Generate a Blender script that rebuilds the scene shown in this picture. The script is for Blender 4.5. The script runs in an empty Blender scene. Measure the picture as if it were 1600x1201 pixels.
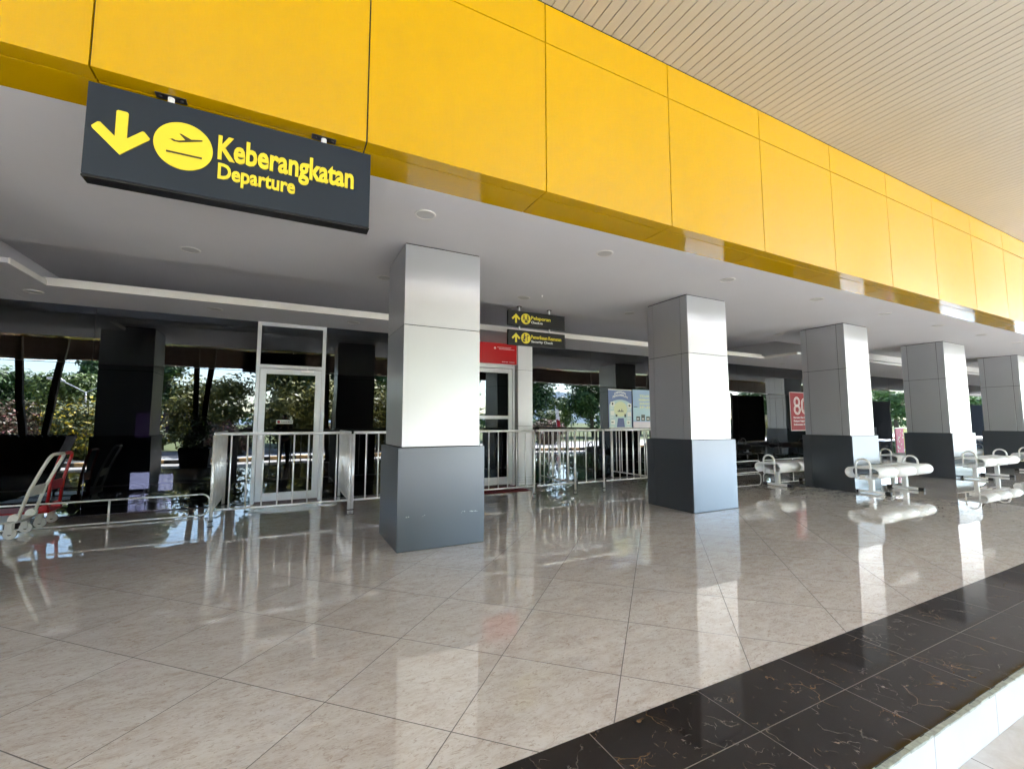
import bpy, bmesh, math, random
from mathutils import Vector, Matrix
R = math.radians
SC = bpy.context.scene
COL = SC.collection
random.seed(7)

# ------------------------------------------------------------------ camera
cam_d = bpy.data.cameras.new('camera')
cam = bpy.data.objects.new('camera', cam_d); COL.objects.link(cam)
FPX = 694.0
cam_d.sensor_fit = 'HORIZONTAL'; cam_d.sensor_width = 36.0
cam_d.lens = 36.0*FPX/1600.0
cam_d.clip_start = 0.05; cam_d.clip_end = 3000
_R = Vector((0.890425714, -0.455127907, -0.000797376))
_U = Vector((-0.03826563, -0.07660955, 0.99632661))
_F = Vector((0.45351713, 0.88712432, 0.08563087))
cam.matrix_world = Matrix(((_R.x, _U.x, -_F.x, 0), (_R.y, _U.y, -_F.y, 0), (_R.z, _U.z, -_F.z, 1.2), (0, 0, 0, 1)))
SC.camera = cam

# ------------------------------------------------------------------ light
SUN_EL, SUN_AZ = 55.0, 130.0      # azimuth clockwise from +Y
W = bpy.data.worlds.new('World'); SC.world = W; W.use_nodes = True
wn = W.node_tree; bg = wn.nodes['Background']
sky = wn.nodes.new('ShaderNodeTexSky'); sky.sky_type = 'NISHITA'; sky.sun_disc = False
sky.sun_elevation = R(SUN_EL); sky.sun_rotation = R(SUN_AZ); sky.dust_density = .7; sky.altitude = 50
wn.links.new(sky.outputs[0], bg.inputs[0]); bg.inputs[1].default_value = 0.11
sd = bpy.data.lights.new('sun', 'SUN'); sd.energy = 5.0; sd.angle = R(0.5); sd.color = (1.0, 0.985, 0.965)
sun = bpy.data.objects.new('sun', sd); COL.objects.link(sun)
a = R(SUN_AZ); e = R(SUN_EL)
sdir = Vector((math.sin(a)*math.cos(e), math.cos(a)*math.cos(e), math.sin(e)))
sun.rotation_euler = (-sdir).to_track_quat('-Z', 'Y').to_euler()
sun.location = sdir*60
SC.view_settings.view_transform = 'Standard'; SC.view_settings.look = 'None'
SC.view_settings.exposure = 4.9; SC.view_settings.gamma = 1.0
SC.cycles.max_bounces = 10; SC.cycles.diffuse_bounces = 6; SC.cycles.glossy_bounces = 5
SC.cycles.transparent_max_bounces = 12; SC.cycles.caustics_reflective = False; SC.cycles.caustics_refractive = False
SC.cycles.sample_clamp_indirect = 6.0

# ------------------------------------------------------------------ materials
MATS = {}
def mat(name, col, rough=.5, metal=0., spec=.5, emit=None, es=1., coat=0.):
    m = bpy.data.materials.new(name); m.use_nodes = True
    b = m.node_tree.nodes['Principled BSDF']
    b.inputs['Base Color'].default_value = (*col, 1); b.inputs['Roughness'].default_value = rough
    b.inputs['Metallic'].default_value = metal; b.inputs['Specular IOR Level'].default_value = spec
    b.inputs['Coat Weight'].default_value = coat; b.inputs['Coat Roughness'].default_value = .05
    if emit:
        b.inputs['Emission Color'].default_value = (*emit, 1); b.inputs['Emission Strength'].default_value = es
    MATS[name] = m
    return m
class NT:
    def __init__(s, m): s.t = m.node_tree; s.b = s.t.nodes['Principled BSDF']
    def n(s, k, **kw):
        x = s.t.nodes.new(k)
        for a_, v in kw.items(): setattr(x, a_, v)
        return x
    def l(s, a_, b_): s.t.links.new(a_, b_)
    def m(s, op, a_, b_=None, c_=None):
        x = s.n('ShaderNodeMath', operation=op)
        for i, v in enumerate((a_, b_, c_)):
            if v is None: continue
            if isinstance(v, (int, float)): x.inputs[i].default_value = v
            else: s.l(v, x.inputs[i])
        return x.outputs[0]
    def noise(s, vec, scale, detail=4, rough=.6, dist=0.):
        x = s.n('ShaderNodeTexNoise'); x.inputs['Scale'].default_value = scale
        x.inputs['Detail'].default_value = detail; x.inputs['Roughness'].default_value = rough
        x.inputs['Distortion'].default_value = dist
        if vec is not None: s.l(vec, x.inputs['Vector'])
        return x.outputs[0]
    def ramp(s, f, stops):
        x = s.n('ShaderNodeValToRGB'); s.l(f, x.inputs[0])
        while len(x.color_ramp.elements) < len(stops): x.color_ramp.elements.new(.5)
        for el, (p, c) in zip(x.color_ramp.elements, stops):
            el.position = p; el.color = (*c, 1) if len(c) == 3 else c
        return x.outputs[0]
    def mix(s, f, a_, b_, mode='MIX'):
        x = s.n('ShaderNodeMix', data_type='RGBA', blend_type=mode)
        for i, v in ((0, f), (6, a_), (7, b_)):
            if isinstance(v, (int, float)): x.inputs[i].default_value = v
            elif isinstance(v, tuple): x.inputs[i].default_value = (*v, 1)
            else: s.l(v, x.inputs[i])
        return x.outputs[2]
    def pos(s): return s.n('ShaderNodeNewGeometry').outputs['Position']
    def bump(s, h, strength, dist=.01, nrm=None):
        x = s.n('ShaderNodeBump'); x.inputs['Strength'].default_value = strength; x.inputs['Distance'].default_value = dist
        s.l(h, x.inputs['Height'])
        if nrm is not None: s.l(nrm, x.inputs['Normal'])
        return x.outputs[0]

def weather(m, amt=.06, scale=1.5, bump=0.):
    t = NT(m); p = t.pos(); c = tuple(t.b.inputs['Base Color'].default_value)[:3]
    n = t.noise(p, scale, 5, .65)
    t.l(t.ramp(n, [(.3, tuple(x*(1-amt) for x in c)), (.7, tuple(min(1, x*(1+amt)) for x in c))]), t.b.inputs['Base Color'])
    if bump: t.l(t.bump(t.noise(p, scale*.6, 2), bump, .02), t.b.inputs['Normal'])
    return m

def grid_lines(t, p, ox, oy, sx, sy, rot45, w):
    """returns (line mask, per tile random 0..1)"""
    sp = t.n('ShaderNodeSeparateXYZ'); t.l(p, sp.inputs[0]); x, y = sp.outputs[0], sp.outputs[1]
    if rot45:
        k = .70710678
        u = t.m('MULTIPLY', t.m('ADD', x, y), k/sx); v = t.m('MULTIPLY', t.m('SUBTRACT', y, x), k/sy)
    else:
        u = t.m('DIVIDE', x, sx); v = t.m('DIVIDE', y, sy)
    u = t.m('SUBTRACT', u, ox); v = t.m('SUBTRACT', v, oy)
    def edge(c, s):
        f = t.m('FRACT', c); d = t.m('MINIMUM', f, t.m('SUBTRACT', 1., f))
        return t.m('LESS_THAN', d, w/s/2)
    line = t.m('MAXIMUM', edge(u, sx), edge(v, sy))
    cb = t.n('ShaderNodeCombineXYZ'); t.l(t.m('FLOOR', u), cb.inputs[0]); t.l(t.m('FLOOR', v), cb.inputs[1])
    wn_ = t.n('ShaderNodeTexWhiteNoise'); t.l(cb.outputs[0], wn_.inputs[0])
    return line, wn_

# beige polished porcelain laid diagonally
m = mat('beige_tile', (.5, .43, .37), .01, spec=1.0); t = NT(m); p = t.pos()
t.b.inputs['IOR'].default_value = 1.62
line, wn_ = grid_lines(t, p, .80, .322, .6, .6, True, .0045)
off = t.n('ShaderNodeVectorMath', operation='MULTIPLY_ADD'); t.l(wn_.outputs[1], off.inputs[0]); off.inputs[1].default_value = (9, 9, 9); t.l(p, off.inputs[2])
po = off.outputs[0]
stretch = t.n('ShaderNodeMapping'); stretch.inputs['Rotation'].default_value = (0, 0, R(-30)); stretch.inputs['Scale'].default_value = (1, 2.2, 1); t.l(po, stretch.inputs[0])
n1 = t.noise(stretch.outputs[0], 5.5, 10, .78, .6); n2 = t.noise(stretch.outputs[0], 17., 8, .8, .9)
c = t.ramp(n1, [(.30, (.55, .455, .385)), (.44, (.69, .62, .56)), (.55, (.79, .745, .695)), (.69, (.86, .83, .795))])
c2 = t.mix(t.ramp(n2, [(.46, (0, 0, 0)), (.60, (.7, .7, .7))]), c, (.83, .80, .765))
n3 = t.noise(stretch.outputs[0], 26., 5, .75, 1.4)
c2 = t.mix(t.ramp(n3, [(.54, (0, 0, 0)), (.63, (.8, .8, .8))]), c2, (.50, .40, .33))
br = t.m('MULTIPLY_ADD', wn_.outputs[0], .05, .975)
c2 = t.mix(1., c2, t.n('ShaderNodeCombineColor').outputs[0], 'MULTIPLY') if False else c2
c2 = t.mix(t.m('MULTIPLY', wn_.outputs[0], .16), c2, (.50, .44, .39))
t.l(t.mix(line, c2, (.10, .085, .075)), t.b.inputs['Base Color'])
t.l(t.m('MULTIPLY_ADD', line, .5, .0), t.b.inputs['Roughness'])
sl = t.n('ShaderNodeVectorMath', operation='SUBTRACT'); t.l(wn_.outputs[1], sl.inputs[0]); sl.inputs[1].default_value = (.5, .5, .5)
dt = t.n('ShaderNodeVectorMath', operation='DOT_PRODUCT'); t.l(sl.outputs[0], dt.inputs[0]); t.l(p, dt.inputs[1])
h = t.m('MULTIPLY', t.noise(p, 3.6, 0, .5), .00035)
h = t.m('ADD', h, t.m('MULTIPLY', dt.outputs['Value'], .0014))
h = t.m('SUBTRACT', h, t.m('MULTIPLY', line, .0004))
nb_ = t.bump(h, 1., 1.); t.l(nb_, t.b.inputs['Normal']); t.l(nb_, t.b.inputs['Coat Normal'])
t.b.inputs['Coat Weight'].default_value = .6; t.b.inputs['Coat Roughness'].default_value = 0.

# black marble border with gold and white veins
m = mat('black_marble', (.012, .010, .010), .035, spec=.45); t = NT(m); p = t.pos()
line, wn_ = grid_lines(t, p, .8333, 0., .6, .3, False, .004)
off = t.n('ShaderNodeVectorMath', operation='MULTIPLY_ADD'); t.l(wn_.outputs[1], off.inputs[0]); off.inputs[1].default_value = (7, 7, 7); t.l(p, off.inputs[2]); po = off.outputs[0]
wp = t.n('ShaderNodeVectorMath', operation='MULTIPLY_ADD')
nz = t.n('ShaderNodeTexNoise'); nz.inputs['Scale'].default_value = 9; nz.inputs['Detail'].default_value = 4; t.l(po, nz.inputs['Vector'])
t.l(nz.outputs['Color'], wp.inputs[0]); wp.inputs[1].default_value = (.16, .16, .16); t.l(po, wp.inputs[2])
vo = t.n('ShaderNodeTexVoronoi', feature='DISTANCE_TO_EDGE'); vo.inputs['Scale'].default_value = 5.; t.l(wp.outputs[0], vo.inputs['Vector'])
vein = t.m('LESS_THAN', vo.outputs['Distance'], .011)
gate = t.ramp(t.noise(po, 6., 3, .6), [(.50, (0, 0, 0)), (.60, (1, 1, 1))])
vm = t.m('MULTIPLY', vein, gate)
vo2 = t.n('ShaderNodeTexVoronoi', feature='DISTANCE_TO_EDGE'); vo2.inputs['Scale'].default_value = 17.; t.l(wp.outputs[0], vo2.inputs['Vector'])
v2 = t.m('MULTIPLY', t.m('MULTIPLY', t.m('LESS_THAN', vo2.outputs['Distance'], .018), t.ramp(t.noise(po, 11., 3, .6), [(.56, (0, 0, 0)), (.62, (1, 1, 1))])), .7)
vc = t.ramp(t.noise(po, 2.5, 1), [(.42, (.30, .18, .08)), (.6, (.30, .27, .25))])
base = t.ramp(t.noise(po, 8., 5, .7), [(.35, (.010, .008, .008)), (.75, (.030, .022, .019))])
cc = t.mix(t.m('MAXIMUM', t.m('MULTIPLY', vm, .6), v2), base, vc)
t.l(t.mix(line, cc, (.16, .14, .13)), t.b.inputs['Base Color'])
t.l(t.m('MULTIPLY_ADD', line, .4, .06), t.b.inputs['Roughness'])
t.l(t.bump(t.noise(p, 5., 1), .6, .0007), t.b.inputs['Normal'])

m = mat('white_riser_tile', (.80, .80, .78), .12); t = NT(m); p = t.pos()
sp = t.n('ShaderNodeSeparateXYZ'); t.l(p, sp.inputs[0])
f = t.m('FRACT', t.m('SUBTRACT', t.m('DIVIDE', sp.outputs[0], .6), .83)); d = t.m('MINIMUM', f, t.m('SUBTRACT', 1., f))
t.l(t.mix(t.m('LESS_THAN', d, .0035), t.ramp(t.noise(p, 3, 4), [(.3, (.76, .76, .74)), (.7, (.82, .82, .81))]), (.38, .37, .35)), t.b.inputs['Base Color'])
m = mat('terrace_tile', (.55, .5, .45), .25); t = NT(m); p = t.pos()
line, wn_ = grid_lines(t, p, .33, .1, .6, .6, False, .005)
n1 = t.noise(p, 3., 7, .7, .4)
t.l(t.mix(line, t.ramp(n1, [(.35, (.50, .43, .36)), (.65, (.64, .59, .54))]), (.22, .20, .18)), t.b.inputs['Base Color'])
m = mat('chipped_edge', (.42, .45, .38), .6); weather(m, .3, 30)

def acp(name, c, rough, metal, amt=.025):
    m = mat(name, c, rough, metal); t = NT(m); p = t.pos()
    t.l(t.ramp(t.noise(p, 1.1, 3), [(.3, tuple(x*(1-amt) for x in c)), (.7, tuple(x*(1+amt) for x in c))]), t.b.inputs['Base Color'])
    t.l(t.bump(t.noise(p, .9, 1), .35, .008), t.b.inputs['Normal'])
    return m
acp('silver_panel', (.52, .53, .555), .31, .78)
acp('graphite_panel', (.115, .127, .145), .31, .85)
mat('matte_black', (.012, .012, .013), .9, spec=.1)
mat('joint_black', (.012, .012, .013), .7)
m = acp('yellow_panel', (.78, .44, .0003), .09, 0., .008); NT(m).b.inputs['Specular IOR Level'].default_value = .45
t = NT(m); p = t.pos(); sc_ = t.n('ShaderNodeMapping'); sc_.inputs['Scale'].default_value = (.35, 1, 1.6); t.l(p, sc_.inputs[0])
st_ = t.n('ShaderNodeMapping'); st_.inputs['Scale'].default_value = (9., 1, .5); t.l(p, st_.inputs[0])
yc = t.mix(t.ramp(t.noise(st_.outputs[0], 1.3, 5, .7), [(.5, (0, 0, 0)), (.9, (.35, .35, .35))]), t.ramp(t.noise(p, .5, 3), [(.3, (.49, .285, .0001)), (.7, (.515, .30, .0001))]), (.45, .265, .0005))
t.l(yc, t.b.inputs['Base Color'])
t.l(t.m('MULTIPLY_ADD', t.noise(p, 1.7, 4, .7), .06, .06), t.b.inputs['Roughness'])
t.l(t.bump(t.noise(sc_.outputs[0], 2.2, 1, .5), .25, .008), t.b.inputs['Normal'])
m = mat('ceiling_paint', (.59, .585, .595), .85); weather(m, .025, .8)
m = mat('cove_paint', (.84, .81, .76), .8); weather(m, .03, 2)
m = mat('canopy_slat', (.35, .325, .265), .35); weather(m, .05, .7)
mat('downlight_glass', (.42, .41, .39), .4); mat('downlight_rim', (.60, .58, .55), .5)
mat('sign_navy', (.014, .021, .031), .45, spec=.3); mat('sign_black', (.010, .009, .009), .45, spec=.3)
mat('sign_yellow', (.70, .57, .03), .4); mat('sign_yellow_edge', (.75, .62, .25), .5); mat('sign_white', (.75, .76, .75), .4)
mat('icon_dark', (.045, .035, .010), .4)
m = mat('steel', (.90, .89, .88), .33, .45); weather(m, .08, 12)
mat('dark_steel', (.07, .065, .06), .4, .8)
m = mat('white_aluminium', (.74, .75, .77), .3, .15); weather(m, .03, 2)
m = mat('pilaster_panel', (.70, .69, .69), .38, .5); weather(m, .03, 2)
mat('red_board', (.55, .006, .010), .3); mat('crimson', (.36, .012, .025), .45, spec=.3); mat('pink_white', (.85, .72, .74), .4)
m = mat('mat_red', (.16, .012, .018), .95); weather(m, .3, 60)
m = mat('bench_white', (.88, .89, .90), .45, 0.); weather(m, .03, 4)
mat('rubber_black', (.012, .012, .013), .6)
m = mat('trolley_grey', (.80, .82, .79), .3, .0); weather(m, .10, 14)
m = mat('trolley_red', (.42, .010, .014), .35); weather(m, .10, 14)
mat('caster_white', (.72, .73, .72), .45)
mat('brown_beam', (.045, .026, .017), .6); mat('post_dark', (.05, .038, .028), .6)
m = mat('asphalt', (.34, .33, .32), .85); weather(m, .18, 6)
m = mat('paving', (.42, .425, .43), .8); weather(m, .12, 4)
m = mat('road_grey', (.34, .33, .33), .85); weather(m, .12, 3)
m = mat('grass_ground', (.09, .11, .035), .95); weather(m, .35, 3)
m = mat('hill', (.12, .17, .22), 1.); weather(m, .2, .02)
m = mat('pot_black', (.018, .016, .015), .7); weather(m, .3, 6)
m = mat('bark', (.10, .075, .055), .9); weather(m, .3, 8)
m = mat('lamp_post_paint', (.55, .57, .60), .4); mat('lamp_head', (.75, .75, .75), .4)
m = mat('side_block_wall', (.50, .48, .45), .8); weather(m, .1, 1)
mat('interior_dark', (.03, .032, .035), .8); mat('interior_floor', (.12, .11, .10), .25)
mat('lilac_reflection_glow', (.1, .08, .12), .4, emit=(.86, .74, 1.0), es=9.)  # glow standing in for lilac reflections in the floor
mat('lilac_dim', (.1, .08, .12), .4, emit=(.45, .18, .55), es=.5)
mat('lamp_glow', (.8, .8, .8), .4, emit=(1., .93, .82), es=12.)
mat('cloth_dark', (.03, .03, .036), .9); mat('trouser', (.02, .022, .03), .9); mat('skin', (.38, .22, .15), .5); mat('hair', (.012, .01, .009), .6); mat('phone', (.015, .015, .017), .2)
m = mat('kerb_paint', (.7, .4, .02), .7); t = NT(m); p = t.pos(); sp = t.n('ShaderNodeSeparateXYZ'); t.l(p, sp.inputs[0])
f = t.m('FRACT', t.m('DIVIDE', sp.outputs[0], 1.0)); t.l(t.mix(t.m('LESS_THAN', f, .5), (.62, .40, .18), (.04, .038, .035)), t.b.inputs['Base Color'])
def leafm(name, a_, b_, fl=None):
    m = mat(name, a_, .55); t = NT(m); oi = t.n('ShaderNodeNewGeometry').outputs['Random Per Island']
    t.l(t.ramp(oi, [(0., a_), (1., b_)] if fl is None else [(0., a_), (.80, b_), (.84, fl), (1., fl)]), t.b.inputs['Base Color'])
    return m
leafm('leaf_dark', (.02, .06, .015), (.085, .16, .03)); leafm('leaf_mid', (.06, .11, .022), (.16, .22, .04))
leafm('leaf_olive', (.10, .11, .02), (.24, .22, .04)); leafm('flower_yellow', (.05, .08, .02), (.12, .14, .03), (.55, .42, .02)); leafm('flower_pink', (.05, .06, .02), (.16, .11, .06), (.38, .15, .14))

# tinted reflective glass: dielectric-like blend of a dark tint and a mirror coat
def glass(name, tint, ior, haze=0.):
    m = bpy.data.materials.new(name); m.use_nodes = True; tr = m.node_tree; tr.nodes.clear()
    o = tr.nodes.new('ShaderNodeOutputMaterial'); mx = tr.nodes.new('ShaderNodeMixShader'); fr = tr.nodes.new('ShaderNodeFresnel')
    g = tr.nodes.new('ShaderNodeBsdfGlossy'); tp = tr.nodes.new('ShaderNodeBsdfTransparent')
    fr.inputs[0].default_value = ior; g.inputs['Roughness'].default_value = 0.; g.inputs['Color'].default_value = (.93, .97, 1., 1)
    tp.inputs[0].default_value = (*tint, 1)
    geo = tr.nodes.new('ShaderNodeNewGeometry'); nz = tr.nodes.new('ShaderNodeTexNoise'); nz.inputs['Scale'].default_value = .9; nz.inputs['Detail'].default_value = 1
    tr.links.new(geo.outputs['Position'], nz.inputs['Vector'])
    bp = tr.nodes.new('ShaderNodeBump'); bp.inputs['Strength'].default_value = .25; bp.inputs['Distance'].default_value = .01
    tr.links.new(nz.outputs[0], bp.inputs['Height']); tr.links.new(bp.outputs[0], g.inputs['Normal'])
    tr.links.new(fr.outputs[0], mx.inputs[0]); tr.links.new(tp.outputs[0], mx.inputs[1]); tr.links.new(g.outputs[0], mx.inputs[2]); tr.links.new(mx.outputs[0], o.inputs[0])
    MATS[name] = m
glass('glass_upper', (.16, .19, .19), 2.0)
glass('glass_lower', (.03, .034, .038), 1.66)

# ------------------------------------------------------------------ mesh helpers
class MB:
    def __init__(s): s.b = bmesh.new()
    def box(s, x0, x1, y0, y1, z0, z1, bev=0.):
        b = bmesh.new() if bev else s.b
        vs = [b.verts.new((x, y, z)) for z in (z0, z1) for y in (y0, y1) for x in (x0, x1)]
        for f in ((0, 2, 3, 1), (4, 5, 7, 6), (0, 1, 5, 4), (2, 6, 7, 3), (0, 4, 6, 2), (1, 3, 7, 5)): b.faces.new([vs[i] for i in f])
        if bev:
            bmesh.ops.bevel(b, geom=b.edges[:], offset=bev, segments=2, affect='EDGES', profile=.6)
            me = bpy.data.meshes.new('t'); b.to_mesh(me); b.free(); s.b.from_mesh(me); bpy.data.meshes.remove(me)
        return s
    def prism(s, pts, d0, d1, plane='xz'):
        """polygon pts extruded along the third axis from d0 to d1"""
        f = {'xz': lambda u, v, d: (u, d, v), 'yz': lambda u, v, d: (d, u, v), 'xy': lambda u, v, d: (u, v, d)}[plane]
        A = [s.b.verts.new(f(u, v, d0)) for u, v in pts]; B = [s.b.verts.new(f(u, v, d1)) for u, v in pts]; n = len(pts)
        s.b.faces.new(A); s.b.faces.new(B[::-1])
        for i in range(n): s.b.faces.new([A[i], B[i], B[(i+1) % n], A[(i+1) % n]])
        return s
    def tube(s, pts, r, n=10, caps=True):
        pts = [Vector(q) for q in pts]; rings = []; up = None
        rr = r if isinstance(r, (list, tuple)) else [r]*len(pts)
        for i, q in enumerate(pts):
            d = (pts[min(i+1, len(pts)-1)]-pts[max(i-1, 0)]).normalized()
            if up is None:
                up = Vector((0, 0, 1)) if abs(d.z) < .9 else Vector((1, 0, 0))
            up = (up-d*up.dot(d)).normalized(); sd_ = d.cross(up)
            rings.append([s.b.verts.new(q+(up*math.cos(k*2*math.pi/n)+sd_*math.sin(k*2*math.pi/n))*rr[i]) for k in range(n)])
        for A, B in zip(rings, rings[1:]):
            for k in range(n): s.b.faces.new([A[k], B[k], B[(k+1) % n], A[(k+1) % n]]).smooth = True
        if caps: s.b.faces.new(rings[0]); s.b.faces.new(rings[-1][::-1])
        return s
    def disc(s, c, r, h, n=24, axis='z', r2=None):
        r2 = r if r2 is None else r2; cx, cy, cz = c; A = []; B = []
        for k in range(n):
            u, v = math.cos(2*math.pi*k/n), math.sin(2*math.pi*k/n)
            if axis == 'z': A.append((cx+r*u, cy+r*v, cz)); B.append((cx+r2*u, cy+r2*v, cz+h))
            elif axis == 'y': A.append((cx+r*u, cy, cz+r*v)); B.append((cx+r2*u, cy+h, cz+r2*v))
            else: A.append((cx, cy+r*u, cz+r*v)); B.append((cx+h, cy+r2*u, cz+r2*v))
        A = [s.b.verts.new(q) for q in A]; B = [s.b.verts.new(q) for q in B]
        s.b.faces.new(A); s.b.faces.new(B[::-1])
        for k in range(n): s.b.faces.new([A[k], B[k], B[(k+1) % n], A[(k+1) % n]]).smooth = True
        return s
    def build(s, name, m, parent=None, loc=None):
        bmesh.ops.recalc_face_normals(s.b, faces=s.b.faces[:])
        me = bpy.data.meshes.new(name); s.b.to_mesh(me); s.b.free()
        me.materials.append(MATS[m]); o = bpy.data.objects.new(name, me); COL.objects.link(o)
        if parent is not None: o.parent = parent
        if loc: o.location = loc
        return o
def tag(o, label, cat, group=None, kind=None):
    o['label'] = label; o['category'] = cat
    if group: o['group'] = group
    if kind: o['kind'] = kind
    return o
def struct(o): o['kind'] = 'structure'; return o
def stuff(o, label, cat): o['kind'] = 'stuff'; o['label'] = label; o['category'] = cat; return o
def empty(name, loc, label, cat, group=None, rz=0.):
    o = bpy.data.objects.new(name, None); COL.objects.link(o); o.location = loc; o.rotation_euler = (0, 0, rz)
    o.empty_display_size = .1
    return tag(o, label, cat, group)
def copy_tree(o, parent=None):
    c = o.copy(); COL.objects.link(c)
    if parent is not None: c.parent = parent
    for ch in list(o.children): copy_tree(ch, c)
    return c
def text_mesh(s, x0, x1, z0, cap, y, depth=.004, bold=.02, arc=None):
    """flat lettering standing in the xz plane, facing -Y; cap = capital height"""
    cu = bpy.data.curves.new('t', 'FONT'); cu.body = s; cu.size = 1.; cu.offset = bold; cu.extrude = depth/2; cu.resolution_u = 3
    o = bpy.data.objects.new('t', cu); COL.objects.link(o)
    dg = bpy.context.evaluated_depsgraph_get(); me = bpy.data.meshes.new_from_object(o.evaluated_get(dg))
    bpy.data.objects.remove(o); bpy.data.curves.remove(cu)
    b = bmesh.new(); b.from_mesh(me); bpy.data.meshes.remove(me)
    xs = [v.co.x for v in b.verts]; a0, a1 = min(xs), max(xs); CAP = .73
    for v in b.verts:
        u = (v.co.x-a0)/(a1-a0); x = x0+(x1-x0)*u; z = z0+v.co.y/CAP*cap
        if arc: z += arc*(1-(2*u-1)**2)
        v.co = (x, y-v.co.z, z)
    M = MB(); M.b.free(); M.b = b
    return M

# ------------------------------------------------------------------ geometry constants (metres)
GY = 7.75            # glass plane
FY = 2.812           # fascia plane
CZ = 2.98            # porch ceiling
CANZ = 4.5535        # canopy soffit
XL, XR = -26.0, 44.0
OUTY = -5.6          # outer canopy edge

# ------------------------------------------------------------------ ground and floors
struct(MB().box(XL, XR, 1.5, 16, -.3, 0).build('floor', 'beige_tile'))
struct(MB().box(XL, XR, .905, 1.5, -.28, .0).build('floor_border', 'black_marble'))
struct(MB().box(XL, XR, .89, .905, -.28, -.012).build('step_riser', 'white_riser_tile'))
# rough, chipped mortar edge under the black stone
M = MB(); x = 0.
rnd = random.Random(3)
x = -3.
while x < 9:
    w = rnd.uniform(.01, .09); M.box(x, x+w-.001, .887-rnd.uniform(0, .004), .9045, -.012, -.001-rnd.uniform(0, .006)); x += w
struct(M.build('step_edge', 'chipped_edge'))
struct(MB().box(XL, XR, -2.4, .889, -.35, -.19).build('terrace', 'terrace_tile'))
struct(MB().box(-400, 400, -5.5, -2.4, -.6, -.34).build('driveway', 'asphalt'))
struct(MB().box(-60, 80, -5.75, -5.5, -.6, -.19, .02).build('kerb', 'kerb_paint'))
struct(MB().box(-1200, 1200, -1500, -5.5, -.9, -.36).build('ground', 'grass_ground'))
struct(MB().box(-200, 200, -15.5, -9.0, -.37, -.34).build('road', 'road_grey'))
struct(MB().box(-80, 100, -8.99, -5.76, -.37, -.30).build('pavement', 'paving'))
M = MB(); hr = random.Random(5)
N = 60; prof = []
for i in range(N+1):
    x = -900+1900*i/N
    hgt = 7+52*math.exp(-((x-470)/120)**2)+hr.uniform(-2, 2)
    prof.append((x, hgt))
vs0 = [M.b.verts.new((x, -560, -1)) for x, h_ in prof]; vs1 = [M.b.verts.new((x, -700, h_)) for x, h_ in prof]; vs2 = [M.b.verts.new((x, -900, -1)) for x, h_ in prof]
for i in range(N):
    M.b.faces.new([vs0[i], vs0[i+1], vs1[i+1], vs1[i]]); M.b.faces.new([vs1[i], vs1[i+1], vs2[i+1], vs2[i]])
struct(M.build('hills', 'hill'))

# ------------------------------------------------------------------ porch ceiling with its tray
M = MB()
TX0, TX1, TY0, TY1 = -2.45, 10.35, 5.96, 6.75
M.box(XL, XR, 3.2, TY0, CZ, CZ+.12)                      # front field
M.box(TX0-.4, TX1+.4, TY0+.001, 8.2, 3.2, 3.24)               # tray top
M.box(TX0-.45, TX0-.401, TY0+.001, 8.2, 2.82, 3.24); M.box(TX1+.401, TX1+.45, TY0+.001, 8.2, 2.82, 3.24)
M.box(TX0-.45, TX1+.45, 8.201, 8.25, 2.82, 3.24)
struct(M.build('ceiling', 'ceiling_paint'))
M = MB()
LZ = 2.80
M.box(TX0-.5, TX1+.5, TY1, 8.25, 2.75, LZ); M.box(XL, TX0-.502, TY0+.001, GY+.1, 2.75, LZ); M.box(TX1+.502, XR, TY0+.001, GY+.1, 2.75, LZ)
M.box(TX0-.5, TX0, TY0+.001, TY1-.001, 2.75, LZ); M.box(TX1, TX1+.5, TY0+.001, TY1-.001, 2.75, LZ)
M.box(XL, TX0-.46, TY0+.002, GY+.1, 2.82, 3.24); M.box(TX1+.46, XR, TY0+.002, GY+.1, 2.82, 3.24)
struct(M.build('rear_ceiling', 'ceiling_paint'))
M = MB()
M.box(TX0+.001, TX1-.001, TY1-.012, TY1-.002, 2.746, 2.803).box(TX0+.0005, TX0+.012, TY0+.01, TY1-.013, 2.746, 2.803).box(TX1-.012, TX1-.0005, TY0+.01, TY1-.013, 2.746, 2.803)
M.box(TX0-.12, TX1+.12, TY1+.14, TY1+.155, 2.802, 2.875)
struct(M.build('ceiling_cove', 'cove_paint'))

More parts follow.
